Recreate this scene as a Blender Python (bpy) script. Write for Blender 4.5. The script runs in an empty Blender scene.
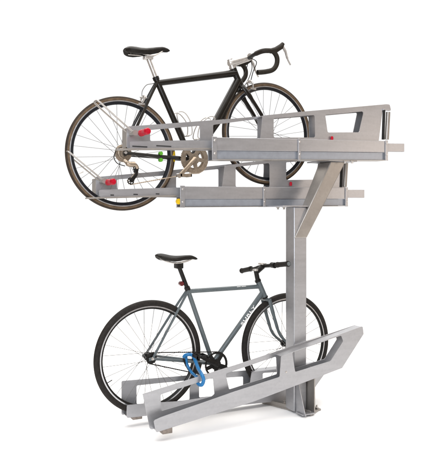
import bpy, math, random
from mathutils import Vector, Matrix
from mathutils.geometry import tessellate_polygon
random.seed(4)
S = bpy.context.scene
C = S.collection
PI = math.pi
# ------------------------------------------------------------------ camera
TH = math.radians(27.0); FPX = 648.0; Y0 = 214.0; H = 1.28
U0, V0 = 1.9, 3.73
cs, sn = math.cos(TH), math.sin(TH)
cd = bpy.data.cameras.new('camera'); cam = bpy.data.objects.new('camera', cd); C.objects.link(cam)
cam.location = (-U0, -V0, H); cam.rotation_euler = (PI/2, 0, -TH)
cd.sensor_fit = 'HORIZONTAL'; cd.sensor_width = 36; cd.lens = 36*FPX/440
cd.shift_y = -17/440; cd.clip_end = 400; cd.clip_start = .05
S.camera = cam
# ------------------------------------------------------------------ white studio surround
w = bpy.data.worlds.new('World'); S.world = w; w.use_nodes = True
wt = w.node_tree; bg = wt.nodes['Background']
tc = wt.nodes.new('ShaderNodeTexCoord')
dot = wt.nodes.new('ShaderNodeVectorMath'); dot.operation = 'DOT_PRODUCT'
dot.inputs[1].default_value = (sn, cs, 0)          # bright backdrop behind the rack, a dimmer room behind the camera
wt.links.new(tc.outputs['Generated'], dot.inputs[0])
ramp = wt.nodes.new('ShaderNodeValToRGB')
ramp.color_ramp.elements[0].position = .50; ramp.color_ramp.elements[0].color = (.25, .195, .15, 1)
ramp.color_ramp.elements[1].position = .84; ramp.color_ramp.elements[1].color = (1, 1, 1, 1)
wt.links.new(dot.outputs['Value'], ramp.inputs[0]); wt.links.new(ramp.outputs[0], bg.inputs[0])
bg.inputs[1].default_value = 1.08

def area(name, loc, target, size, power, col):
    l = bpy.data.lights.new(name, 'AREA'); l.shape = 'DISK'; l.size = size; l.energy = power; l.color = col
    o = bpy.data.objects.new(name, l); C.objects.link(o); o.location = loc
    o.rotation_euler = (Vector(target)-Vector(loc)).to_track_quat('-Z', 'Y').to_euler()
    return o
area('overhead_softbox', (.8, .8, 5.5), (.8, .8, 0), 9.5, 820, (1, .985, .96))
area('key_softbox', (-2.3, -3.6, 2.3), (.1, -.1, 1.75), 2.6, 140, (.84, .91, 1))
area('warm_softbox', (3.4, -3.0, 1.7), (.5, -.2, 1.3), 1.6, 20, (1, .86, .74))
S.view_settings.view_transform = 'Standard'; S.view_settings.look = 'None'
S.view_settings.exposure = 0; S.view_settings.gamma = 1
S.render.engine = 'CYCLES'
S.cycles.max_bounces = 8

# ------------------------------------------------------------------ photo pixel on the vertical plane y=v  ->  world point
def P(px, py, v=0.0):
    a = (px-220)/FPX; D = (v+V0)/(cs-a*sn); X = a*D
    return Vector((X*cs+D*sn-U0, v, H-(py-Y0)/FPX*D))
def G(px, py, z=0.0):
    D = (H-z)*FPX/(py-Y0); X = (px-220)/FPX*D
    return Vector((X*cs+D*sn-U0, -X*sn+D*cs-V0, z))

# ------------------------------------------------------------------ materials
DULL = ('rubber', 'tan_sidewall', 'brown_tread', 'black_alloy', 'black_leather', 'bar_tape', 'red_grip', 'dark_blue_rim', 'slate_blue_paint', 'yellow_plastic', 'green_strap', 'black_paint')
def mat(name, col, metal=0., rough=.5, noise=.0, nscale=30., bump=0., coat=0., stretch=None, col2=None, rvar=.08):
    m = bpy.data.materials.new(name); m.use_nodes = True
    nt = m.node_tree; b = nt.nodes['Principled BSDF']
    b.inputs['Metallic'].default_value = metal; b.inputs['Roughness'].default_value = rough
    if name in DULL: b.inputs['Specular IOR Level'].default_value = .22
    if coat: b.inputs['Coat Weight'].default_value = coat; b.inputs['Coat Roughness'].default_value = .12
    t = nt.nodes.new('ShaderNodeTexCoord'); mp = nt.nodes.new('ShaderNodeMapping')
    if stretch: mp.inputs['Scale'].default_value = stretch
    nt.links.new(t.outputs['Object'], mp.inputs[0])
    n = nt.nodes.new('ShaderNodeTexNoise'); n.inputs['Scale'].default_value = nscale; n.inputs['Detail'].default_value = 6
    nt.links.new(mp.outputs[0], n.inputs['Vector'])
    mx = nt.nodes.new('ShaderNodeMix'); mx.data_type = 'RGBA'
    c2 = col2 if col2 else [c*(1-noise) for c in col]; c1 = [min(1, c*(1+noise*.5)) for c in col]
    mx.inputs[6].default_value = (*c2, 1); mx.inputs[7].default_value = (*c1, 1)
    cr = nt.nodes.new('ShaderNodeMapRange'); cr.inputs[1].default_value = .35; cr.inputs[2].default_value = .65
    nt.links.new(n.outputs[0], cr.inputs[0]); nt.links.new(cr.outputs[0], mx.inputs[0]); nt.links.new(mx.outputs[2], b.inputs['Base Color'])
    rr = nt.nodes.new('ShaderNodeMapRange'); rr.inputs[3].default_value = max(.03, rough-rvar); rr.inputs[4].default_value = min(1, rough+rvar)
    nt.links.new(n.outputs[0], rr.inputs[0]); nt.links.new(rr.outputs[0], b.inputs['Roughness'])
    if 'steel' in name and name != 'spoke_steel':           # zinc spangle and faint scuffs
        vo = nt.nodes.new('ShaderNodeTexVoronoi'); vo.inputs['Scale'].default_value = 85
        nt.links.new(t.outputs['Object'], vo.inputs['Vector'])
        sp = nt.nodes.new('ShaderNodeMapRange'); sp.inputs[3].default_value = .96; sp.inputs[4].default_value = 1.03
        nt.links.new(vo.outputs['Color'], sp.inputs[0])
        n2 = nt.nodes.new('ShaderNodeTexNoise'); n2.inputs['Scale'].default_value = 9; n2.inputs['Detail'].default_value = 8; n2.inputs['Roughness'].default_value = .75
        m2 = nt.nodes.new('ShaderNodeMapping'); m2.inputs['Scale'].default_value = (1, 1, 7); m2.inputs['Rotation'].default_value = (0, .3, 0)
        nt.links.new(t.outputs['Object'], m2.inputs[0]); nt.links.new(m2.outputs[0], n2.inputs['Vector'])
        sc = nt.nodes.new('ShaderNodeMapRange'); sc.inputs[1].default_value = .62; sc.inputs[2].default_value = .74; sc.inputs[3].default_value = 1; sc.inputs[4].default_value = .86
        nt.links.new(n2.outputs[0], sc.inputs[0])
        mu = nt.nodes.new('ShaderNodeMath'); mu.operation = 'MULTIPLY'; nt.links.new(sp.outputs[0], mu.inputs[0]); nt.links.new(sc.outputs[0], mu.inputs[1])
        vm = nt.nodes.new('ShaderNodeVectorMath'); vm.operation = 'SCALE'
        nt.links.new(mx.outputs[2], vm.inputs[0]); nt.links.new(mu.outputs[0], vm.inputs['Scale']); nt.links.new(vm.outputs[0], b.inputs['Base Color'])
    if bump:
        bp = nt.nodes.new('ShaderNodeBump'); bp.inputs['Strength'].default_value = bump; bp.inputs['Distance'].default_value = .002
        nt.links.new(n.outputs[0], bp.inputs['Height']); nt.links.new(bp.outputs[0], b.inputs['Normal'])
    return m
M = {}
M['galv'] = mat('galvanised_steel', (.395, .395, .41), .68, .38, .06, 14, .03, rvar=.06, stretch=(.5, 1, 3))
M['galv2'] = mat('warm_steel', (.35, .325, .30), .68, .38, .07, 14, .03, rvar=.06)
M['gdark'] = mat('channel_steel', (.33, .355, .40), .5, .4, .06, 25, .05)
M['alu'] = mat('polished_alloy', (.50, .47, .44), .6, .33, .1, 40)
M['bronze'] = mat('worn_alloy', (.36, .29, .22), .7, .35, .2, 60)
M['white'] = mat('studio_floor', (.93, .93, .93), 0, .7, .01, 5)
M['black'] = mat('black_paint', (.010, .008, .006), 0, .34, .2, 20, coat=.15)
M['blackm'] = mat('black_alloy', (.012, .011, .010), .1, .4, .3, 60)
M['rubber'] = mat('rubber', (.018, .015, .013), 0, .7, .35, 60, .4)
M['tan'] = mat('tan_sidewall', (.115, .075, .044), 0, .6, .3, 40, .2)
M['tread'] = mat('brown_tread', (.035, .024, .016), 0, .65, .3, 60, .3)
M['navy'] = mat('dark_blue_rim', (.008, .009, .012), .0, .4, .2, 30, coat=.1)
M['silver'] = mat('rim_silver', (.50, .50, .51), .8, .3, .08, 50)
M['spoke'] = mat('spoke_steel', (.17, .165, .16), .3, .45, .1, 50)
M['slate'] = mat('slate_blue_paint', (.10, .118, .125), .1, .35, .10, 18, coat=.25)
M['saddle'] = mat('black_leather', (.010, .008, .006), 0, .55, .35, 90, .35)
M['tape'] = mat('bar_tape', (.016, .012, .008), 0, .6, .3, 120, .5)
M['red'] = mat('red_grip', (.40, .002, .016), 0, .4, .15, 30)
M['dred'] = mat('dark_red_lens', (.09, .002, .004), 0, .35, .2, 30, coat=.5)
M['blue'] = mat('blue_lock_cover', (.005, .15, .38), 0, .38, .25, 30)
M['yellow'] = mat('yellow_plastic', (.62, .40, .01), 0, .45, .15, 30)
M['green'] = mat('green_strap', (.10, .36, .03), 0, .5, .2, 30)
M['letter'] = mat('white_lettering', (.85, .85, .84), 0, .5, .02, 30)
M['slot'] = mat('slot_black', (.02, .02, .02), 0, .7, .2, 30)
M['foot'] = mat('brown_foot', (.24, .20, .17), 0, .6, .3, 30)

# ------------------------------------------------------------------ mesh helpers
class MB:
    def __init__(s): s.v = []; s.f = []
    def add(s, vs, fs):
        o = len(s.v); s.v += [Vector(p) for p in vs]; s.f += [tuple(i+o for i in f) for f in fs]; return s
    def box(s, a, b):
        (x0, y0, z0), (x1, y1, z1) = a, b
        return s.hull4([(x0,y0,z0),(x1,y0,z0),(x1,y1,z0),(x0,y1,z0)], [(x0,y0,z1),(x1,y0,z1),(x1,y1,z1),(x0,y1,z1)])
    def hull4(s, bot, top):
        n = len(bot); vs = list(bot)+list(top)
        fs = [tuple(range(n))[::-1], tuple(range(n, 2*n))]+[(i, (i+1) % n, n+(i+1) % n, n+i) for i in range(n)]
        return s.add(vs, fs)
    def tube(s, pts, r, n=14, closed=False, sy=1.):
        pts = [Vector(p) for p in pts]; m = len(pts)
        rs = r if isinstance(r, (list, tuple)) else [r]*m
        vs = []; prev = None
        for i, p in enumerate(pts):
            if closed: t = pts[(i+1) % m]-pts[i-1]
            else: t = pts[min(i+1, m-1)]-pts[max(i-1, 0)]
            t.normalize()
            if prev is None:
                up = Vector((0, 1, 0)) if abs(t.y) < .9 else Vector((0, 0, 1))
                a = up-t*up.dot(t)
            else: a = prev-t*prev.dot(t)
            a.normalize(); prev = a; b = t.cross(a)
            for k in range(n):
                q = 2*PI*k/n; vs.append(p+a*(rs[i]*sy*math.cos(q))+b*(rs[i]*math.sin(q)))
        fs = []
        for i in range(m if closed else m-1):
            j = (i+1) % m
            for k in range(n):
                l = (k+1) % n; fs.append((i*n+k, i*n+l, j*n+l, j*n+k))
        if not closed: fs += [tuple(range(n))[::-1], tuple((m-1)*n+k for k in range(n))]
        return s.add(vs, fs)
    def lathe(s, prof, c, n=96, closed=True, axis='y'):      # prof: (r, y offset)
        c = Vector(c); m = len(prof); vs = []
        for i in range(n):
            a = 2*PI*i/n
            for r, y in prof:
                vs.append(c+(Vector((r*math.cos(a), y, r*math.sin(a))) if axis == 'y' else Vector((r*math.cos(a), r*math.sin(a), y))))
        fs = []
        for i in range(n):
            j = (i+1) % n
            for k in range(m if closed else m-1):
                l = (k+1) % m; fs.append((i*m+k, j*m+k, j*m+l, i*m+l))
        if not closed:
            if prof[0][0] > 1e-6: fs.append(tuple(i*m for i in range(n)))
            if prof[-1][0] > 1e-6: fs.append(tuple(i*m+m-1 for i in range(n))[::-1])
        return s.add(vs, fs)
    def plate(s, loops, y0, y1):                              # loops of (x, z): outline then holes
        loops = [[(p[0], p[1]) for p in l] for l in loops]
        tris = tessellate_polygon([[Vector((x, z, 0)) for x, z in l] for l in loops])
        flat = [p for l in loops for p in l]; n = len(flat)
        vs = [(x, y0, z) for x, z in flat]+[(x, y1, z) for x, z in flat]
        fs = [tuple(t) for t in tris]+[tuple(i+n for i in t)[::-1] for t in tris]
        o = 0
        for l in loops:
            m = len(l)
            for i in range(m):
                j = (i+1) % m; fs.append((o+i, o+j, n+o+j, n+o+i))
            o += m
        return s.add(vs, fs)
    def build(s, name, m, parent=None, smooth=True, bevel=0., label=None):
        lo = [min(p[i] for p in s.v) for i in range(3)]; hi = [max(p[i] for p in s.v) for i in range(3)]
        c = Vector([(lo[i]+hi[i])/2 for i in range(3)])
        me = bpy.data.meshes.new(name); me.from_pydata([p-c for p in s.v], [], s.f); me.update()
        import bmesh
        bm = bmesh.new(); bm.from_mesh(me); bmesh.ops.recalc_face_normals(bm, faces=bm.faces); bm.to_mesh(me); bm.free()
        me.materials.append(m if not isinstance(m, str) else M[m])
        o = bpy.data.objects.new(name, me); C.objects.link(o)
        o['wo'] = list(c)
        if parent is not None:
            o.parent = parent; o.location = c-Vector(parent['wo'])
        else: o.location = c
        if smooth:
            for p in me.polygons: p.use_smooth = True
            me.set_sharp_from_angle(angle=math.radians(35))
        if bevel:
            b = o.modifiers.new('edge', 'BEVEL'); b.width = bevel; b.segments = 2; b.limit_method = 'ANGLE'; b.angle_limit = math.radians(50); b.harden_normals = False
        if label: o['label'] = label
        return o
def empty(name, loc, label, cat, group=None):
    o = bpy.data.objects.new(name, None); C.objects.link(o); o.location = loc; o['wo'] = list(loc)
    o['label'] = label; o['category'] = cat
    if group: o['group'] = group
    return o
def rnd(pts, r=.012, n=5):
    """round the corners of a polygon of (x, z); r may be one value or one per corner"""
    out = []; m = len(pts)
    for i in range(m):
        p = Vector(pts[i][:2]); a = Vector(pts[i-1][:2])-p; b = Vector(pts[(i+1) % m][:2])-p
        ri = r[i] if isinstance(r, (list, tuple)) else r
        la, lb = a.length, b.length; a.normalize(); b.normalize()
        ang = a.angle(b)
        if ang > 2.95: out.append(tuple(p)); continue
        d = min(ri/math.tan(ang/2), la*.45, lb*.45) if ri > 0 and ang < 3.1 else 0
        if d < 1e-4: out.append(tuple(p)); continue
        for k in range(n+1):
            t = k/n; q = (p+a*d)*(1-t)**2+p*2*t*(1-t)+(p+b*d)*t*t
            out.append(tuple(q))
    return out
def X(l, v): return [(lambda q: (q.x, q.z))(P(px, py, v)) for px, py in l]
def cr(pts, n=8, closed=False):
    """Catmull-Rom through points"""
    pts = [Vector(p) for p in pts]; m = len(pts); out = []
    for i in range(m if closed else m-1):
        g = (lambda k: pts[k % m]) if closed else (lambda k: pts[max(0, min(m-1, k))])
        p0, p1, p2, p3 = g(i-1), g(i), g(i+1), g(i+2)
        for k in range(n):
            t = k/n; out.append(.5*((2*p1)+(p2-p0)*t+(2*p0-5*p1+4*p2-p3)*t*t+(3*p1-p0-3*p2+p3)*t**3))
    if not closed: out.append(pts[-1])
    return out

# ------------------------------------------------------------------ setting: seamless white floor
b = MB(); b.add([(-3.5, -4.2, 0), (4, -4.2, 0), (4, 3.4, 0), (-3.5, 3.4, 0)], [(0, 1, 2, 3)])
o = b.build('floor', 'white', smooth=False); o['kind'] = 'structure'

# ================================================================== THE RACK
rack = empty('bicycle_rack', (.45, -.2, 0), 'two-tier galvanised steel bicycle rack with four wheel trays on one square column, holding both bicycles', 'bicycle rack')
CU0, CU1, CV0, CV1 = .405, .502, -.25, -.15
ztop = P(290, 207, -.2).z
col_ = MB().box((CU0, CV0, .012), (CU1, CV1, ztop)).build('column', 'galv', rack, bevel=.006)
# diagonal arm leaning out to the near upper track
zb = P(300, 238, CV0).z
t0 = P(331, 161.5, -.30); t1 = P(346, 161.5, -.30)
b = MB()
lo_ = zb
b.hull4([(CU0, CV0-.004, lo_), (CU1, CV0-.004, zb), (CU1, CV0+.05, zb), (CU0, CV0+.05, lo_)],
        [(t0.x, -.30, t0.z), (t1.x, -.30, t1.z), (t1.x, -.165, t1.z), (t0.x, -.165, t0.z)])
b.build('diagonal_arm', 'galv2', rack, bevel=.006)
# saddle plates under the tracks
MB().box((t0.x-.05, -.34, t0.z+.001), (t1.x+.06, -.10, t0.z+.009)).build('mounting_plate', 'galv', rack, bevel=.001)
MB().box((CU0-.09, -.26, ztop+.001), (CU1+.09, .05, ztop+.009)).build('mounting_plate', 'galv', rack, bevel=.001)
# base
q = [G(262, 403.5), G(311, 416.5), G(319, 411), G(271, 398)]
b = MB().hull4([(p.x, p.y, .001) for p in q], [(p.x, p.y, .012) for p in q])
base = b.build('base_plate', 'galv2', rack, bevel=.002)
b = MB()
e0, e1 = q[0].lerp(q[1], .01), q[0].lerp(q[1], .99); nrm = (q[3]-q[0]).normalized()*.006
b.hull4([(e0.x, e0.y, .012), (e1.x, e1.y, .012), (e1.x+nrm.x, e1.y+nrm.y, .012), (e0.x+nrm.x, e0.y+nrm.y, .012)],
        [(e0.x, e0.y, .034), (e1.x, e1.y, .034), (e1.x+nrm.x, e1.y+nrm.y, .034), (e0.x+nrm.x, e0.y+nrm.y, .034)])
b.build('base_flange', 'galv2', base, bevel=.001)
p = q[0].lerp(q[3], .3).lerp(q[1], .06)
MB().box((p.x-.03, p.y-.02, .012), (p.x+.03, p.y+.03, .04)).build('foot_pad', 'slot', base, bevel=.004)
for k in (.38, .93):
    p = q[0].lerp(q[1], k)+(q[3]-q[0])*.45
    if k > .9: p = Vector((.545, -.25, 0))
    MB().lathe([(.010, 0), (.010, .008), (.006, .009), (.006, .02), (0, .02)], (p.x, p.y, .012), 12, False, 'z').build('anchor_bolt', 'alu', base)
p = Vector((CU1+.07, -.2, 0))
MB().box((CU1+.002, -.27, .001), (CU1+.10, -.14, .012)).build('base_wing', 'galv2', rack, bevel=.002)
for yy in (-.25, -.16):
    MB().lathe([(.010, 0), (.010, .008), (.006, .009), (.006, .022), (0, .022)], (CU1+.08, yy, .012), 12, False, 'z').build('anchor_bolt', 'alu', rack)
# triangular gusset and rear web carrying the near lower tray
b = MB(); x = CU0+.012
b.hull4([(x, -.254, .013), (x, -.365, .013), (x, -.352, .03), (x, -.262, .25), (x, -.254, .25)], [(x+.006, -.254, .013), (x+.006, -.365, .013), (x+.006, -.352, .03), (x+.006, -.262, .25), (x+.006, -.254, .25)])
b.build('gusset', 'galv', rack, bevel=.001)
MB().box((CU1+.003, -.33, .013), (CU1+.011, -.15, .30)).build('support_web', 'galv2', rack, bevel=.001)
MB().box((CU0+.0, -.345, .013), (CU1+.0, -.27, .02)).build('foot_strip', 'galv', rack, bevel=.001)

T = .0045
def tray(vf, vn, far_out, near_out, left_w, right_w, bottom, label, rf=.010, mt='galv', top=()):
    """far plate over the whole length, near lip rising to a full plate; windows cut through both"""
    b = MB()
    b.plate([rnd(far_out, rf)]+[rnd(wd, .010) for wd in left_w+right_w], vf-T/2, vf+T/2)
    b.plate([rnd(near_out, .012)]+[rnd(wd, .012) for wd in right_w], vn-T/2, vn+T/2)
    for (x0, z0), (x1, z1) in zip(top[:-1], top[1:]):
        b.hull4([(x0, vn+T/2+.0003, z0-T), (x1, vn+T/2+.0003, z1-T), (x1, vf-T/2-.0003, z1-T), (x0, vf-T/2-.0003, z0-T)],
                [(x0, vn+T/2+.0003, z0-.0004), (x1, vn+T/2+.0003, z1-.0004), (x1, vf-T/2-.0003, z1-.0004), (x0, vf-T/2-.0003, z0-.0004)])
    n = len(bottom)
    for i in range(n-1):
        (x0, z0), (x1, z1) = bottom[i], bottom[i+1]
        b.hull4([(x0, vn+T/2, z0), (x1, vn+T/2, z1), (x1, vf-T/2, z1), (x0, vf-T/2, z0)],
                [(x0, vn+T/2, z0+T), (x1, vn+T/2, z1+T), (x1, vf-T/2, z1+T), (x0, vf-T/2, z0+T)])
    return b.build('wheel_tray', mt, rack, bevel=.0012, label=label)
def X1(px, py, v): return X([(px, py)], v)[0]

# ---- lower far tray
vf, vn = .045, -.035
right_w = [X([(262.5, 373), (310, 370), (308, 386), (263, 391)], vn)]
left_w = [X([(136.5, 385.5), (189.5, 380), (189.5, 400), (136.5, 404)], vf), X([(199, 379.5), (243, 376.5), (243, 393), (199, 397.5)], vf)]
far_out = [X1(121.5, 415, vf), X1(121.5, 381, vf), X1(186, 375.5, vf), X1(250, 370, vf), X1(322, 364, vn), X1(326.5, 371, vn), X1(313, 390, vn), X1(287, 400, vn)]
near_out = [X1(126.7, 418, vn), X1(126.7, 405, vn), X1(180, 401, vn), X1(249, 391, vn), X1(251.5, 372, vn), X1(322, 364, vn), X1(326.5, 371, vn), X1(313, 390, vn), X1(287, 400, vn)]
bl = [X1(127.5, 417.5, vn), X1(287, 399.8, vn)]
tr1 = tray(vf, vn, far_out, near_out, left_w, right_w, bl, 'low level tray under the grey-blue bicycle', rf=[.01]*8, top=[X1(252, 371.9, vn), X1(322, 364, vn)])
p = P(138, 416.2, vn); MB().box((p.x-.03, -.030, p.z-.022), (p.x+.03, .038, p.z+.006)).build('foot_block', 'foot', tr1, bevel=.003)
# ---- lower near tray (empty, inclined)
vf, vn = -.275, -.340
right_w = [X([(292, 352.5), (341, 335.5), (343, 341), (330.5, 361), (295, 372)], vn)]
left_w = [X([(160.5, 394.5), (213, 377.5), (214.5, 394), (211.5, 396.5), (161, 411)], vf), X([(225.5, 373.5), (276, 356.5), (277, 374), (229, 389.5)], vf)]
far_out = [X1(150, 430, vf), X1(142.6, 394, vf), X1(240, 363.5, vf), X1(300, 343.5, vf), X1(355, 325, vf), X1(363.5, 334, vn), X1(342, 368, vn), X1(255, 401, vn)]
near_out = [X1(156, 432.5, vn), X1(153.5, 420.5, vn), X1(160, 417.5, vn), X1(230, 393, vn), X1(279.5, 377, vn), X1(281, 356, vn), X1(362.5, 326, vn), X1(363.5, 334, vn), X1(342, 368, vn), X1(255, 401, vn)]
bl = [X1(157, 431.5, vn), X1(255, 400.8, vn), X1(341, 368, vn)]
tr2 = tray(vf, vn, far_out, near_out, left_w, right_w, bl, 'empty inclined tray nearest the viewer', rf=[.02, .004, .004, .004, .004, .006, .006, .01], top=[X1(281, 356, vn), X1(361, 326.6, vn)])
p = P(168, 427.8, vn); MB().box((p.x-.03, -.335, p.z-.036), (p.x+.03, -.281, p.z+.006)).build('foot_block', 'foot', tr2, bevel=.003)
p = P(286, 372, vn); MB().lathe([(.007, 0), (.006, -.003), (0, -.004)], (p.x, vn-T/2, p.z), 16, False).build('rivet', 'alu', tr2)

# ---- upper trays with slide tracks
def upper(vf, vn, far_out, near_out, left_w, right_w, bl, label, trk, cfg, knob, hoop, slots, top):
    t = tray(vf, vn, far_out, near_out, left_w, right_w, bl, label, rf=.004, top=top)
    # left end return flange
    (x0, z0), (x1, z1) = X1(*cfg['end0'], vf), X1(*cfg['end1'], vf)
    MB().box((x0-.003, vf-.0, z0), (x0+.002, vf+.075, z1)).build('end_flange', 'galv2', t, bevel=.001)
    # running rail under the tray
    (a, za), (c_, zc) = X1(*cfg['rail0'], vn-.008), X1(*cfg['rail1'], vn-.008)
    b = MB(); b.hull4([(a, vn-.012, za-.006), (c_, vn-.012, zc-.006), (c_, vn+.02, zc-.006), (a, vn+.02, za-.006)], [(a, vn-.012, za+.003), (c_, vn-.012, zc+.003), (c_, vn+.02, zc+.003), (a, vn+.02, za+.003)])
    b.build('running_rail', 'galv2', t, bevel=.001)
    for (s0, s1, sy) in slots:
        a, c_ = P(s0, sy, vn-.0135), P(s1, sy, vn-.0135)
        MB().box((a.x, vn-T/2-.0012, a.z-.0035), (c_.x, vn-T/2-.0002, a.z+.0035)).build('slot', 'slot', t)
    # hoop that swings over the rear wheel, with its red grip
    pts = []
    (hx0, hz0), (hx1, hz1) = X1(*hoop[0], vn), X1(*hoop[1], vn)
    vv0, vv1 = vn, vn+.075
    pts = [(hx0, vv0, hz0), (hx1+.01, vv0, hz1-.008), (hx1, vv0+.004, hz1), (hx1-.003, vv0+.02, hz1+.003), (hx1-.003, vv1-.02, hz1+.003), (hx1, vv1-.004, hz1), (hx1+.01, vv1, hz1-.008), (hx0, vv1, hz0)]
    MB().tube(pts, .0052, 10).build('wheel_hoop', 'galv2', t)
    MB().lathe([(.011, .09), (.011, -.012), (.016, -.012), (.016, -.022), (0, -.022)], (hx0, vn, hz0), 20, False).build('hoop_pivot', 'galv2', t)
    k = P(*knob, vn)
    MB().lathe([(0, .0), (.017, .0), (.0185, -.004), (.0185, -.03), (.017, -.034), (.017, -.085), (.0185, -.089), (.0185, -.108), (.014, -.116), (0, -.117)], (k.x, vn-.012, k.z), 24, False).build('red_grip', 'red', t)
    # slide track
    y0 = vn-.030; y1 = vf+.012
    tl, tr_, h1, h2 = cfg['tl'], cfg['tr'], cfg['h1'], cfg['h2']
    A = P(*tl, y0); B = P(*tr_, y0)
    def seg(b, ya, yb, za, zb, xa=0, xb=0):
        f = lambda x: A.z+(B.z-A.z)*(x-A.x)/(B.x-A.x)
        u0_, u1_ = A.x+xa, B.x+xb
        b.hull4([(u0_, ya, f(u0_)+za), (u1_, ya, f(u1_)+za), (u1_, yb, f(u1_)+za), (u0_, yb, f(u0_)+za)], [(u0_, ya, f(u0_)+zb), (u1_, ya, f(u1_)+zb), (u1_, yb, f(u1_)+zb), (u0_, yb, f(u0_)+zb)])
        return f
    b = MB(); f = seg(b, y0, y0+.022, -h1, 0); seg(b, y1-.004, y1+.004, -h1-h2, -.01)
    track = b.build('slide_track', 'galv', rack, bevel=.0015, label=trk)
    b = MB(); seg(b, y0+.010, y0+.016, -h1-h2+.001, -h1-.001, .004, -.004); b.build('inner_channel', 'gdark', track, bevel=.001)
    b = MB(); seg(b, y0-.002, y1+.008, -h1-h2-.004, -h1-h2-.0005); b.build('bottom_flange', 'galv2', track, bevel=.001)
    b = MB(); seg(b, y0+.030, y0+.060, -h1+.008, -.012, B.x-A.x-.25, .172); b.build('inner_beam', 'galv', track, bevel=.002)
    # brackets
    for bx, wd, ex in ((A.x-.012, .032, 1), (P(cfg['mid'], 140, y0).x, .018, 0), (B.x-.016, .022, 0)):
        zt = f(bx)
        MB().box((bx-wd/2, y0-.006, zt-h1-h2-.006), (bx+wd/2, y0-.0015, zt+.004)).build('bracket', 'galv', track, bevel=.0015)
        for dz in (-.018, -h1-.018):
            MB().lathe([(.006, 0), (.006, -.003), (.003, -.005), (0, -.005)], (bx, y0-.006, zt+dz), 10, False).build('bolt', 'alu', track)
    for bx in cfg['bolts']:
        p = P(bx, 150, y0+.03)
        MB().lathe([(0, -.018), (.007, -.018), (.007, -.006), (.014, -.005), (.014, .0), (0, 0)], (p.x, y0+.03, f(p.x)-h1-h2-.0045), 12, False, 'z').build('bolt', 'alu', track)
    if cfg.get('roller'):
        p = P(*cfg['roller'], y0+.0)
        MB().lathe([(0, 0), (.014, 0), (.018, -.003), (.018, -.014), (.014, -.017), (0, -.017)], (p.x, y0+.014, p.z), 24, False).build('yellow_roller', 'yellow', track)
    # small red stop pin
    p = P(*cfg['pin'], vn-.012)
    MB().lathe([(0, .0), (.008, .0), (.009, .018), (.006, .026), (0, .027)], (p.x, vn-.012, p.z-.012), 16, False, 'z').build('red_pin', 'red', track)
    # gas strut at the head end
    a, c_ = P(*cfg['strut'][0], vn-.004), P(*cfg['strut'][1], vn-.004)
    MB().tube([a, c_], .0095, 14).build('strut_rod', 'blackm', track)
    MB().tube([a+Vector((.036, 0, -.012)), c_+Vector((.032, 0, .002))], .0150, 18).build('gas_strut', 'galv2', track)
    MB().box((a.x-.012, vn-.012, a.z-.002), (a.x+.05, vn+.004, a.z+.006)).build('strut_clip', 'galv', track, bevel=.001)
    return t

vf, vn = -.275, -.340
right_w = [X([(273.5, 118.2), (314.5, 115), (315, 137.5), (273.5, 137.5)], vn), X([(325, 114.8), (363.5, 111.3), (359, 132.3), (327.5, 132.5)], vn)]
left_w = [X([(150, 130), (200, 125.7), (200, 140), (150, 141)], vf), X([(213, 124.8), (257.5, 119), (257.5, 138), (213, 138)], vf)]
far_out = [X1(127, 148, vf), X1(127, 126.5, vf), X1(225, 119.3, vf), X1(295, 112.3, vn), X1(386, 104.2, vn), X1(389.5, 104.5, vn), X1(391, 111, vn), X1(382.5, 110, vn), X1(378.5, 141, vn), X1(377, 152, vn), X1(214, 149, vn)]
near_out = [X1(130, 149.5, vn), X1(130, 141.5, vn), X1(213, 140.5, vn), X1(260, 139.5, vn), X1(262.5, 115.6, vn), X1(295, 112.3, vn), X1(386, 104.2, vn), X1(389.5, 104.5, vn), X1(391, 111, vn), X1(382.5, 110, vn), X1(378.5, 141, vn), X1(377, 152, vn)]
bl = [X1(130, 149, vn), X1(377, 151.5, vn)]
upper(vf, vn, far_out, near_out, left_w, right_w, bl, 'empty upper tray nearest the viewer', 'upper track nearest the viewer',
      dict(end0=(127, 147), end1=(127, 128), rail0=(117, 149), rail1=(214, 148.5), tl=(216, 137.3), tr=(388, 141), h1=.076, h2=.050, mid=299, bolts=(345, 352), roller=None,
           pin=(332, 138.5), strut=((384, 110), (383, 139.5))),
      (140, 133.5), ((134, 133), (98, 100.5)), [(133, 148, 146), (157, 172, 145.5)], [X1(262.5, 118-2.4, vn), X1(295, 112.3, vn), X1(386, 104.2, vn)])
vf, vn = .040, -.035
right_w = [X([(235.5, 167), (269.5, 163), (269.5, 187), (235.5, 187)], vn), X([(286, 162), (325, 159), (322, 179.5), (286, 180)], vn)]
left_w = [X([(117, 179.5), (165, 175.5), (165, 188), (117, 189.5)], vf), X([(176, 173.5), (218.5, 169), (218.5, 187), (176, 188)], vf)]
far_out = [X1(96, 196, vf), X1(96, 177, vf), X1(166, 170.7, vf), X1(220, 165.2, vf), X1(285, 158, vn), X1(349, 153, vn), X1(345, 188, vn), X1(343, 198, vn), X1(184, 197.5, vn)]
near_out = [X1(99, 197, vn), X1(99, 189.8, vn), X1(176, 187.5, vn), X1(222, 187.5, vn), X1(224.5, 165.5, vn), X1(285, 158, vn), X1(349, 153, vn), X1(345, 188, vn), X1(343, 198, vn), X1(184, 197.5, vn)]
bl = [X1(99, 196.6, vn), X1(184, 197.1, vn), X1(343, 197.5, vn)]
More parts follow.
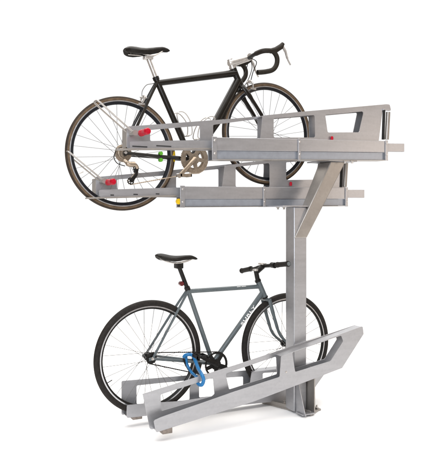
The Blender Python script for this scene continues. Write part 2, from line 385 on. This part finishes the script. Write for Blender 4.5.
upper(vf, vn, far_out, near_out, left_w, right_w, bl, 'upper tray holding the black road bicycle', 'upper track under the black road bicycle',
      dict(end0=(96, 195), end1=(96, 178.5), rail0=(86.5, 198), rail1=(176, 195.5), tl=(184, 186.3), tr=(348, 187.8), h1=.078, h2=.048, mid=264, bolts=(278, 284), roller=(179, 201.5),
           pin=(290.8, 184), strut=((342, 161), (341, 187))),
      (107, 182.5), ((104, 181), (68.5, 151.5)), [(111, 114.5, 195), (134, 138.5, 194.3), (156.5, 160, 193.8)], [X1(224.5, 166-.5, vn), X1(285, 158, vn), X1(349, 153, vn)])

# ================================================================== BICYCLES
def spokes(hub, R, parent, n=28, hr=.02, hw=.028):
    proto = None
    for k in range(n):
        side = 1 if k % 2 else -1
        a = 2*PI*k/n+.11; off = (1 if (k//2) % 2 else -1)*1.25
        p0 = Vector((hub.x+hr*math.cos(a+off), hub.y+side*hw, hub.z+hr*math.sin(a+off)))
        p1 = Vector((hub.x+R*math.cos(a), hub.y, hub.z+R*math.sin(a)))
        MB().tube([p0, p1], .00145, 6).build('spoke', 'spoke', parent)
def wheel(hub, R, root, kind, wt=.016, rear=False):
    b = MB()
    ri = R-2*wt+.004
    if kind == 'road':
        tyre = [(R-wt+wt*math.cos(a), wt*math.sin(a)) for a in [2*PI*k/20 for k in range(20)]]
        wd = MB().lathe([(ri+.001, .0095), (ri+.001, -.0095), (ri-.006, -.0098), (ri-.006, .0098)], hub, 128).build('wheel', 'silver', root)
        MB().lathe([(ri-.0062, .0097), (ri-.0062, -.0097), (ri-.021, -.006), (ri-.025, 0), (ri-.021, .006)], hub, 128).build('rim_well', 'navy', wd)
        ty = MB().lathe(tyre, hub, 144).build('tyre', 'tan', wd)
        MB().lathe([(R+.0008, -.007), (R+.0015, 0), (R+.0008, .007), (R-.0045, .0118), (R-.009, .0133), (R-.009, -.0133), (R-.0045, -.0118)], hub, 144).build('tread', 'tread', ty)
        rs = ri-.021
    else:
        tyre = [(R-wt+wt*math.cos(a), wt*math.sin(a)) for a in [2*PI*k/20 for k in range(20)]]
        wd = MB().lathe([(ri+.003, .011), (ri+.003, -.011), (ri-.008, -.012), (ri-.013, 0), (ri-.008, .012)], hub, 128).build('wheel', 'silver', root)
        MB().lathe([(ri-.0085, .0127), (ri-.0085, -.0127), (ri-.019, -.006), (ri-.020, 0), (ri-.019, .006)], hub, 128).build('rim_well', 'blackm', wd)
        MB().lathe(tyre, hub, 144).build('tyre', 'rubber', wd)
        rs = ri-.017
    hm = 'blackm' if kind != 'road' else 'alu'
    MB().lathe([(0, -.052), (.008, -.052), (.008, -.036), (.026, -.034), (.026, -.028), (.013, -.024), (.011, 0), (.013, .024), (.026, .028), (.026, .034), (.008, .036), (.008, .052), (0, .052)], hub, 28, False).build('hub', hm, wd)
    spokes(hub, rs, wd)
    a = 3.6 if rear else 5.6
    d = Vector((math.cos(a), 0, math.sin(a)))
    MB().tube([hub+d*rs, hub+d*(rs-.035)], .003, 8).build('valve', 'blackm' if kind != 'road' else 'alu', wd)
    return wd
def saddle(tail, nose, root, drop=.0, m='saddle', hs=1.45):
    L = (nose-tail); n = 22; ring = 20; b = MB(); vs = []
    prof = [(0, .030, .010), (.04, .058, .020), (.12, .070, .027), (.22, .070, .027), (.35, .058, .024), (.5, .038, .022), (.65, .026, .020), (.8, .021, .018), (.92, .018, .014), (.98, .012, .010), (1, .004, .004)]
    prof = [(a_, b_, c_*hs) for a_, b_, c_ in prof]
    def it(t, j):
        for i in range(len(prof)-1):
            if t <= prof[i+1][0]:
                u = (t-prof[i][0])/(prof[i+1][0]-prof[i][0]); u = u*u*(3-2*u) if i else u
                return prof[i][j]*(1-u)+prof[i+1][j]*u
        return prof[-1][j]
    for i in range(n+1):
        t = i/n; c = tail+L*t; c = c+Vector((0, 0, .010*math.cos(t*2*PI)*(1-t)-.012*max(0, t-.85)/.15))
        w_, h_ = it(t, 1), it(t, 2)
        for k in range(ring):
            a = 2*PI*k/ring; y = math.cos(a)*w_; z = math.sin(a)
            z = z*h_*.5 if z > 0 else z*h_*(.95 if abs(math.cos(a)) > .5 else .45)
            z -= .10*(y*y)/.07*1.6
            vs.append(c+Vector((0, y, z)))
    fs = [(i*ring+k, i*ring+(k+1) % ring, (i+1)*ring+(k+1) % ring, (i+1)*ring+k) for i in range(n) for k in range(ring)]
    fs += [tuple(range(ring)), tuple(n*ring+k for k in range(ring))[::-1]]
    b.add(vs, fs); s = b.build('saddle', m, root)
    for sd in (-1, 1):
        y = .022*sd; a = tail+Vector((.03, y, -.012)); c = nose+Vector((-.035, y*.4, -.012)); mid = (tail+nose)/2+Vector((0, y, -.034))
        MB().tube(cr([a, mid+Vector((-.045, 0, 0)), mid+Vector((.035, 0, 0)), c]), .0035, 8).build('saddle_rail', 'alu' , s)
    return s
def ring_gear(c, R, root, m, teeth=44, arms=5, y0=-.045, spider=.03, name='chainring', inner=.78, rot=.3):
    out = []
    for k in range(teeth*4):
        a = 2*PI*k/(teeth*4); r = R+(.0022 if k % 4 in (0, 1) else -.0015); out.append((c.x+r*math.cos(a), c.z+r*math.sin(a)))
    holes = []
    for k in range(arms):
        a0 = 2*PI*k/arms+rot; da = 2*PI/arms*.5*.72; ho = []
        for t in range(9): a = a0-da+2*da*t/8; ho.append((c.x+R*inner*math.cos(a), c.z+R*inner*math.sin(a)))
        for t in range(5): a = a0+da*.55-2*da*.55*t/4; ho.append((c.x+spider*1.15*math.cos(a), c.z+spider*1.15*math.sin(a)))
        holes.append(ho)
    return MB().plate([out]+holes, c.y+y0-.002, c.y+y0+.002).build(name, m, root)
def crank(bb, near_end, root, m, y=-.062, ped='blackm'):
    d = near_end-bb
    for sd in (1, -1):
        e = bb+d*sd; yy = y if sd == 1 else -y
        a = Vector((bb.x, yy, bb.z)); z = Vector((e.x, yy-.012*sd, e.z))
        ca = MB().tube([a-(z-a)*.05, a, a.lerp(z, .5), z, z+(z-a)*.06], [.010, .017, .0115, .013, .008], 14, sy=.6).build('crank_arm', m, root)
        sgn = -1 if sd == 1 else 1
        p = z+Vector((0, sgn*.012, 0))
        b = MB(); b.tube([p, p+Vector((0, sgn*.10, 0))], .007, 12)
        for dx in (-.035, .03):
            b.box((p.x+dx, min(p.y+sgn*.02, p.y+sgn*.095), p.z-.009), (p.x+dx+.006, max(p.y+sgn*.02, p.y+sgn*.095), p.z+.009))
        for dy in (.02, .088):
            b.box((p.x-.035, min(p.y+sgn*dy, p.y+sgn*(dy+.007)), p.z-.008), (p.x+.036, max(p.y+sgn*dy, p.y+sgn*(dy+.007)), p.z+.008))
        b.build('pedal', ped, root)
def chain(c0, r0, c1, r1, y, root, m):
    d = (c1-c0); L = math.hypot(d.x, d.z); a = math.atan2(d.z, d.x); g = math.acos((r0-r1)/L)
    pts = []
    for k in range(15): t = a+g+(2*PI-2*g)*k/14; pts.append(Vector((c0.x+r0*math.cos(t), y, c0.z+r0*math.sin(t))))
    for k in range(9): t = a-g+2*g*k/8; pts.append(Vector((c1.x+r1*math.cos(t), y, c1.z+r1*math.sin(t))))
    # resample into links
    tot = []; n = len(pts)
    for i in range(n):
        p, q_ = pts[i], pts[(i+1) % n]; k = max(1, int((q_-p).length/.0064))
        for j in range(k): tot.append(p.lerp(q_, j/k))
    rs = [.0042 if i % 2 else .0028 for i in range(len(tot))]
    return MB().tube(tot, rs, 8, closed=True, sy=.8).build('chain', m, root)

def caliper(c, root, ax):
    b = MB(); up = Vector(ax).normalized(); side = Vector((0, 1, 0))
    for s in (-1, 1):
        b.tube(cr([c+up*.012, c+side*.028*s+up*.004, c+side*.030*s-up*.022, c+side*.016*s-up*.046]), .0058, 10)
        b.box(tuple(c+side*(.018*s)-up*.046-Vector((.02, .004, .006))), tuple(c+side*(.018*s)-up*.046+Vector((.02, .004, .006))))
    b.tube([c+side*.0+Vector((-.02, 0, 0)), c+Vector((.022, 0, 0))], .006, 10)
    return b.build('brake_caliper', 'alu', root)

def wedge(a, b_, r, root, name, m, n=16): return MB().tube([a, b_], r, n).build(name, m, root)

# ---------------------------------------------------------------- grey-blue city bicycle, lower level
RH, FH = P(149, 356.8), P(286.3, 343.8)
bk = empty('bicycle', (RH.x, 0, RH.z-.35), 'grey-blue single-speed bicycle with flat handlebar standing in the lower tray', 'bicycle')
R1 = .347
wheel(RH, R1, bk, 'city', .0195, True); wheel(FH, R1, bk, 'city', .0195)
BB = P(212.8, 363); SC = P(187.7, 289.5); HT = P(258, 281); HB = P(264.6, 296.5)
b = MB()
b.tube([BB, SC+(SC-BB).normalized()*.012], .0148, 18)
b.tube([SC+(BB-SC).normalized()*.012, HT+(HB-HT)*.35], .0142, 18)
b.tube([BB, HT+(HB-HT)*.72], .0168, 18)
b.tube([HT, HB], .0185, 20)
b.tube([BB+Vector((0, -.036, 0)), BB+Vector((0, .036, 0))], .021, 20)
for s in (-1, 1):
    y = .062*s
    b.tube(cr([SC+Vector((0, .012*s, -.005)), SC.lerp(RH, .3)+Vector((0, .030*s, 0)), RH+Vector((0, y, 0))]), .0078, 10)
    b.tube(cr([BB+Vector((-.01, .018*s, 0)), BB.lerp(RH, .35)+Vector((0, .034*s, 0)), RH+Vector((0, y, 0))]), [.011]*8+[.0085]*9, 10)
    b.tube([RH+Vector((.014, y-.003*s, .0)), RH+Vector((-.022, y-.003*s, -.004))], .010, 8, sy=.4)
b.tube([SC.lerp(RH, .28)+Vector((0, -.03, 0)), SC.lerp(RH, .28)+Vector((0, .03, 0))], .006, 8)
fr = b.build('frame', 'slate', bk)
MB().tube([HT+(HT-HB).normalized()*.008, HT+(HT-HB).normalized()*-.003], .021, 20).build('headset_cup', 'blackm', bk); MB().tube([HB, HB+(HB-HT).normalized()*.010], .021, 20).build('headset_cup', 'blackm', bk)
for t0_, t1_ in ((.80, .84), (.30, .34)):
    pass
b = MB(); cw = HB+(HB-HT).normalized()*.022
b.tube([cw+Vector((0, -.045, 0)), cw+Vector((0, .045, 0))], .013, 12)
for s in (-1, 1):
    y = .047*s
    b.tube(cr([cw+Vector((0, y, .004)), P(273, 320)+Vector((-.012, y+.002*s, 0)), P(278, 334)+Vector((-.012, y+.003*s, 0)), FH+Vector((0, .052*s, 0))]), [.0135]*6+[.012]*6+[.0105]*6+[.009]*7, 12, sy=.7)
b.build('fork', 'slate', bk)
for h in (RH, FH):
    for s in (-1, 1):
      b = MB(); b.lathe([(0, 0), (.010, 0), (.011, .006*s), (.007, .010*s), (.006, .016*s), (0, .017*s)], h+Vector((0, (.060 if h is RH else .056)*s, 0)), 6 if h is RH else 12, False)
      b.build('axle_nut', 'alu', bk)
# decals: the word on the down tube and a pale mark on the top tube
fc = bpy.data.curves.new('word', 'FONT'); fc.body = 'SURLY'; fc.size = .034; fc.extrude = .0004; fc.offset = .0009; fc.align_x = 'CENTER'; fc.align_y = 'CENTER'; fc.space_character = 1.15
to = bpy.data.objects.new('word', fc); C.objects.link(to)
dg = bpy.context.evaluated_depsgraph_get(); me = bpy.data.meshes.new_from_object(to.evaluated_get(dg)); bpy.data.objects.remove(to)
A, Bq = P(238.5, 322.5, -.0178), P(252.8, 304, -.0178)
mid = (A+Bq)/2; dz = (HT+(HB-HT)*.72)-BB; dz.normalize()
tmid = BB+dz*((mid-BB).dot(dz)); ang = math.atan2(dz.z, dz.x)
wx = max(v_.co.x for v_ in me.vertices)-min(v_.co.x for v_ in me.vertices); sc_ = (Bq-A).length/wx
M4 = Matrix.Rotation(-ang, 4, 'Y') @ Matrix.Rotation(PI/2, 4, 'X')
b = MB(); b.add([M4 @ Vector((v_.co.x*sc_, v_.co.y*.62, v_.co.z))+Vector((tmid.x, -.0174, tmid.z)) for v_ in me.vertices], [tuple(p_.vertices) for p_ in me.polygons])
b.build('lettering', 'letter', fr, smooth=False)
a0, a1 = P(237, 286.9, -.0145), P(246, 286.2, -.0145)
MB().tube([a0, a0.lerp(a1, .4)], .0016, 6).build('decal', 'letter', fr)
MB().tube([a0.lerp(a1, .5), a1], .0016, 6).build('decal', 'letter', fr)
# seat
sp0, sp1 = SC, P(178.5, 266)
ax = (P(179.5, 268)-SC)
MB().tube([SC+ax*.02, SC+ax*1.0], .0132, 16).build('seatpost', 'blackm', bk)
MB().tube([SC+ax.normalized()*-.004, SC+ax.normalized()*.018], .0185, 16).build('seat_collar', 'blackm', bk)
c = P(178.5, 265.5); MB().box((c.x-.022, -.025, c.z-.018), (c.x+.024, .025, c.z+.020)).build('seat_clamp', 'blackm', bk, bevel=.004)
saddle(P(156.7, 257.0), P(197.3, 256.8), bk, hs=1.15)
c = P(181.8, 283.5)
tl_ = MB().lathe([(0, -.016), (.011, -.016), (.015, -.011), (.015, .011), (.011, .016), (0, .016)], (c.x-.004, 0, c.z), 20, False).build('tail_light', 'dred', bk)
MB().box((c.x+.012, -.012, c.z-.012), (c.x+.03, .012, c.z+.010)).build('light_bracket', 'blackm', tl_, bevel=.002)
# stem and flat handlebar
ST = P(256, 273.0); bc = P(263, 266.2)
MB().tube([HT+(HT-HB).normalized()*.004, ST+Vector((0, 0, .012))], .0155, 18).build('steerer_spacer', 'blackm', bk)
MB().tube([ST, ST+Vector((.01, 0, .010)), bc], [.019, .017, .018], 16).build('stem', 'blackm', bk)
MB().tube([ST+Vector((-.004, 0, .014)), ST+Vector((-.004, 0, .026))], .019, 20).build('top_cap', 'alu', bk)
MB().box((bc.x-.024, -.026, bc.z+.010), (bc.x+.014, .026, bc.z+.022)).build('stem_faceplate', 'alu', bk, bevel=.004)
NE, FE = P(288.5, 263.8, -.29), P(241.5, 270.8, .27)
path = cr([FE, FE.lerp(bc, .55)+Vector((-.004, 0, -.004)), bc, NE.lerp(bc, .45)+Vector((0, 0, -.002)), NE], 8)
hb = MB().tube(path, [.0125 if 12 <= i <= 20 else .0112 for i in range(len(path))], 14).build('handlebar', 'blackm', bk)
for E in (NE, FE):
    s_ = (bc-E).normalized()
    g = [E, E+s_*.006, E+s_*.012, E+s_*.05, E+s_*.10, E+s_*.122, E+s_*.13]
    MB().tube(g, [.0175, .0195, .0165, .0162, .0165, .019, .0175], 16).build('grip', 'rubber', hb)
MB().tube([NE-(bc-NE).normalized()*.001, NE-(bc-NE).normalized()*.004], .013, 16).build('bar_end_plug', 'slate', hb)
e = bc.lerp(NE, .42); MB().tube([e+Vector((0, .02, 0)), e+Vector((0, -.02, 0))], .019, 16).build('clamp_ring', 'blackm', hb)
# drivetrain
ring_gear(BB, .078, bk, 'blackm', 46, 5, -.046, .03, inner=.86)
crank(BB, BB+(P(194, 352, -.062)-P(216.8, 363.6, -.062)), bk, 'blackm')
cog = MB().lathe([(0, -.050), (.030, -.050), (.033, -.047), (.030, -.044), (0, -.044)], RH, 32, False).build('cog', 'blackm', bk)
chain(Vector((BB.x, 0, BB.z)), .080, Vector((RH.x, 0, RH.z)), .034, -.046, bk, 'blackm')

# blue lock round the rear wheel and chain stay
lp = [P(186, 362, -.04), P(184.0, 357, -.06), P(187.5, 354.6, -.085), P(192.5, 355.4, -.095), P(195.5, 361, -.12), P(198.5, 369, -.20), P(202.0, 375, -.295), P(203.6, 380, -.305), P(202, 384.6, -.298), P(199, 384.5, -.272), P(197, 381, -.245), P(196.5, 377, -.18)]
lk = empty('bicycle_lock', lp[4], 'bright blue looped lock tying the grey-blue bicycle to the empty inclined tray', 'lock')
pp = cr(lp, 8)
MB().tube(pp[8:], .0108, 14).build('covered_shackle', 'blue', lk)
MB().tube(cr([P(186, 356, -.06), P(187, 364, -.05), P(191, 371.5, -.08), P(195.5, 376, -.14), P(197, 378, -.19)]), .0088, 12).build('shackle_leg', 'blue', lk)
MB().tube(cr([P(183.5, 359, -.06), P(186.5, 366, -.03), P(192, 373, .03), P(200, 370, .04)]), .007, 12).build('cable', 'blackm', lk)
MB().tube([P(197.5, 373, -.13), P(200, 363.5, -.10)], .013, 14).build('lock_body', 'blackm', lk)

# ---------------------------------------------------------------- black road bicycle, upper level
RH, FH = P(122.0, 153.6), P(267.6, 133.8)
rb = empty('road_bicycle', (RH.x, 0, RH.z-.34), 'black road bicycle with drop handlebar and tan tyres standing in the upper tray', 'bicycle')
R2 = .341
wheel(RH, R2, rb, 'road', .0135, True); wheel(FH, R2, rb, 'road', .0135)
BB = P(191.2, 159.5); SC = P(156.8, 80.5); HT = P(232.8, 68); HB = P(240.5, 86)
b = MB()
b.tube([BB, SC+(SC-BB).normalized()*.016], .0180, 20)
b.tube([P(158, 83), P(190, 78.8), P(235.5, 73)], [.019, .021, .0235], 20)
b.tube([BB, BB.lerp(HB, .5), HT+(HB-HT)*.70], [.025, .029, .028], 20)
b.tube([HT, HT.lerp(HB, .5), HB], [.0225, .020, .024], 20)
b.tube([BB+Vector((0, -.036, 0)), BB+Vector((0, .036, 0))], .025, 20)
for s in (-1, 1):
    y = .062*s
    b.tube(cr([SC+Vector((0, .012*s, -.01)), SC.lerp(RH, .3)+Vector((0, .027*s, 0)), RH+Vector((0, y, 0))]), .0090, 10)
    b.tube(cr([BB+Vector((-.01, .018*s, 0)), BB.lerp(RH, .35)+Vector((0, .032*s, 0)), RH+Vector((0, y, 0))]), [.0125]*8+[.0095]*9, 10)
    b.tube([RH+Vector((.014, y-.003*s, .0)), RH+Vector((-.010, y-.003*s, -.012))], .012, 8, sy=.4)
fr = b.build('frame', 'black', rb)
MB().tube([HT+(HT-HB).normalized()*.012, HT-(HT-HB).normalized()*.004], .0235, 20).build('headset', 'alu', rb)
b = MB()
d = (HB-HT).normalized()
for s in (-1, 1):
    b.tube(cr([HB+d*.005+Vector((0, .012*s, 0)), HB+d*.035+Vector((0, .040*s, 0)), HB.lerp(FH, .55)+Vector((.004, .046*s, 0)), FH+Vector((0, .050*s, 0))]), [.021]*6+[.0175]*6+[.014]*6+[.010]*7, 14, sy=.65)
b.build('fork', 'black', rb)
for h, yy in ((RH, .062), (FH, .052)):
    b = MB(); b.tube([h+Vector((0, -yy-.012, 0)), h+Vector((0, yy+.012, 0))], .0085, 14)
    b.build('axle', 'alu', rb)
sx = P(148.3, 58.5)-SC
MB().tube([SC+sx*.03, SC+sx*.96], .0140, 16).build('seatpost', 'alu', rb)
MB().tube([SC+sx.normalized()*.004, SC+sx.normalized()*.024], .0205, 16).build('seat_collar', 'blackm', rb)
c = P(147.6, 57); MB().box((c.x-.025, -.022, c.z-.016), (c.x+.03, .022, c.z+.004)).build('seat_clamp', 'alu', rb, bevel=.004)
saddle(P(124.5, 51), P(169.6, 48.6), rb)
# stem (two-tone silver) and drop bar
ST = P(231.0, 63); bc = P(248.5, 57.5)
MB().tube([ST+Vector((-.018, 0, -.004)), ST, ST.lerp(bc, .9)], [.018, .028, .024], 18).build('stem', 'alu', rb)
MB().tube([HT+(HT-HB).normalized()*.010, ST+Vector((-.008, 0, .024))], .0195, 18).build('steerer_spacer', 'alu', rb)
MB().tube([bc+Vector((0, -.022, 0)), bc+Vector((0, .022, 0))], .0235, 18).build('bar_clamp', 'alu', rb)
vN = -.205
side = [P(249.5, 57.3, -.03), P(256, 53.5, -.12), P(261.5, 51.3, -.185), P(267, 50.6, vN), P(273, 51.5, vN), P(276.8, 57, vN), P(276.7, 64, vN), P(273, 69.5, vN), P(266, 71.6, vN), P(257.5, 72.4, vN)]
mir = [Vector((p_.x, -p_.y, p_.z)) for p_ in side]
mir = mir[:-2]+[P(268, 70.9, vN)]
mir[-1] = Vector((mir[-1].x, -mir[-1].y, mir[-1].z))
path = cr(mir[::-1]+[bc]+side, 8)
hb = MB().tube(path, .0130, 14).build('handlebar', 'blackm', rb)
for sg, pl in ((1, side), (-1, mir)):
    MB().tube(cr(pl[1:], 8), .0158, 14).build('bar_tape', 'tape', hb)
    h0, h1, h2, h3 = [P(*a, vN*1) for a in ((270, 51), (275.5, 50), (281, 46.5), (283, 43.5))]
    lv = [P(*a, vN) for a in ((282.5, 46), (285.5, 52), (287.5, 59), (290.5, 65))]
    if sg < 0:
        h0, h1, h2, h3 = [Vector((p_.x, -p_.y, p_.z)) for p_ in (h0, h1, h2, h3)]; lv = [Vector((p_.x, -p_.y, p_.z)) for p_ in lv]
    MB().tube([h0, h1, h2, h3], [.016, .019, .018, .012], 14).build('brake_hood', 'tape', hb)
    MB().tube(cr(lv), [.0085]*8+[.007]*8+[.005]*9, 10, sy=1.2).build('brake_lever', 'alu', hb)
# cables
b = MB()
b.tube(cr([P(250, 58, -.05), P(256.5, 62, -.06), P(253, 72, -.02), P(250.5, 82, 0)]), .0028, 8)
b.tube(cr([P(249, 58, .06), P(246, 70, .08), P(242, 78, .04), P(238, 82, -.02)]), .0028, 8)
b.tube(cr([P(250, 58, .08), P(252, 68, .08), P(247, 82, .04), P(240, 90, -.02)]), .0028, 8)
b.build('brake_cables', 'blackm', rb)
MB().tube(cr([SC+Vector((.02, 0, .0)), P(153, 83.5), P(146.5, 85), P(142.3, 91), P(142, 97)]), .0026, 8).build('rear_brake_cable', 'spoke', rb)
MB().tube(cr([P(128, 147, -.06), P(119, 148, -.075), P(114, 156, -.08), P(117, 163, -.08), P(125, 166, -.08)]), .0028, 8).build('gear_cable', 'blackm', rb)
caliper(P(143.2, 97.5)+Vector((0, 0, 0)), rb, (P(143, 97)-RH))
caliper(P(249.5, 82.5), rb, (P(249.5, 83)-FH))
# drivetrain
ring_gear(BB, .092, rb, 'bronze', 52, 5, -.047, .03, inner=.72, rot=.5)
ring_gear(BB, .070, rb, 'bronze', 38, 5, -.040, .03, name='inner_chainring', inner=.8, rot=.5)
crank(BB, (P(178.5, 176, -.062)-P(195.2, 158.6, -.062)+BB), rb, 'bronze', ped='bronze')
b = MB()
for k in range(8):
    r = .052-.0042*k; y = -.022-.0037*k
    b.lathe([(.012, y), (r, y), (r+.0012, y-.001), (r, y-.002), (.012, y-.002)], RH, 40)
b.build('cassette', 'bronze', rb)
j1, j2 = P(136, 168.5, -.05), P(130.8, 181, -.05)
for p_, r_ in ((j1, .017), (j2, .021)):
    ring_gear(Vector((p_.x, -.048, p_.z)), r_, rb, 'blackm', 11, 5, 0., .006, name='jockey_wheel', inner=.75)
dr = MB().tube(cr([P(124, 160, -.065), P(129, 164, -.078), P(135, 164.5, -.078), P(137.5, 168, -.07)]), [.011]*6+[.016]*10+[.010]*9, 14).build('rear_derailleur', 'bronze', rb)
b = MB()
for yy in (-.056, -.040):
    b.tube([Vector((j1.x, yy, j1.z)), Vector((j1.x+.001, yy, (j1.z+j2.z)/2)), Vector((j2.x, yy, j2.z))], [.015, .008, .014], 12, sy=.12)
b.build('derailleur_cage', 'blackm', dr)
# chain: top run, cog wrap, down to the derailleur and back to the chainring
y = -.047; pts = []
aTop = Vector((BB.x-.01, y, BB.z+.093)); cT = Vector((RH.x+.004, y, RH.z+.036))
pts += [aTop, cT]
for k in range(1, 7): t = PI/2+PI*1.0*k/7; pts.append(Vector((RH.x+.036*math.cos(t), y, RH.z+.036*math.sin(t))))
pts += [Vector((j1.x-.02, y, j1.z+.012)), Vector((j1.x+.017, y, j1.z)), Vector((j2.x+.004, y, j2.z+.02)), Vector((j2.x-.021, y, j2.z)), Vector((j2.x, y, j2.z-.021)), Vector((BB.x-.02, y, BB.z-.092))]
for k in range(1, 9): t = -PI/2+PI*k/9; pts.append(Vector((BB.x+.094*math.cos(t), y, BB.z+.094*math.sin(t))))
tot = []
for i in range(len(pts)):
    p_, q_ = pts[i], pts[(i+1) % len(pts)]; k = max(1, int((q_-p_).length/.0064))
    for j in range(k): tot.append(p_.lerp(q_, j/k))
MB().tube(tot, [.0040 if i % 2 else .0026 for i in range(len(tot))], 8, closed=True, sy=.8).build('chain', 'bronze', rb)
# wire bottle cages on seat and down tube
def cage(a, b_, s):
    t = (b_-a); L = t.length; t.normalize(); n_ = Vector((-t.z, 0, t.x))*s
    m_ = MB()
    for sd in (-1, 1):
        m_.tube(cr([a+n_*.015, a+n_*.03+Vector((0, .030*sd, 0)), a+n_*.06+t*.0+Vector((0, .036*sd, 0)), a+n_*.085+t*L*.35+Vector((0, .03*sd, 0)), a+n_*.07+t*L*.75+Vector((0, .036*sd, 0)), a+n_*.03+t*L*.85+Vector((0, .030*sd, 0)), a+n_*.02+t*L*.6+Vector((0, .008*sd, 0)), a+n_*.018+Vector((0, .008*sd, 0))]), .0034, 8)
    m_.tube(cr([a+n_*.085+t*L*.35+Vector((0, -.03, 0)), a+n_*.10+t*L*.38, a+n_*.085+t*L*.35+Vector((0, .03, 0))]), .0034, 8)
    m_.tube(cr([a+n_*.03+Vector((0, -.03, 0)), a+n_*.05-t*.01, a+n_*.03+Vector((0, .03, 0))]), .0034, 8)
    return m_.build('bottle_cage', 'alu', rb)
cage(BB.lerp(SC, .28), BB.lerp(SC, .62), -1)
cage(BB.lerp(HB, .22), BB.lerp(HB, .55), 1)
# green ties on the chain stay and a yellow strap round the rear rim
for px, py in ((160.3, 153.5), (160.3, 160)):
    c = P(px, py, -.036)
    MB().lathe([(0, -.016), (.009, -.016), (.012, -.011), (.012, .011), (.009, .016), (0, .016)], (c.x, -.040, c.z), 20, False).build('green_tie', 'green', rb)
c = P(173, 151.5); e_ = P(173, 162)
MB().tube([c, c.lerp(e_, .5), e_], [.013, .016, .013], 14, sy=1.).build('yellow_strap', 'yellow', rb)

for o in bpy.data.objects:
    if 'wo' in o: del o['wo']
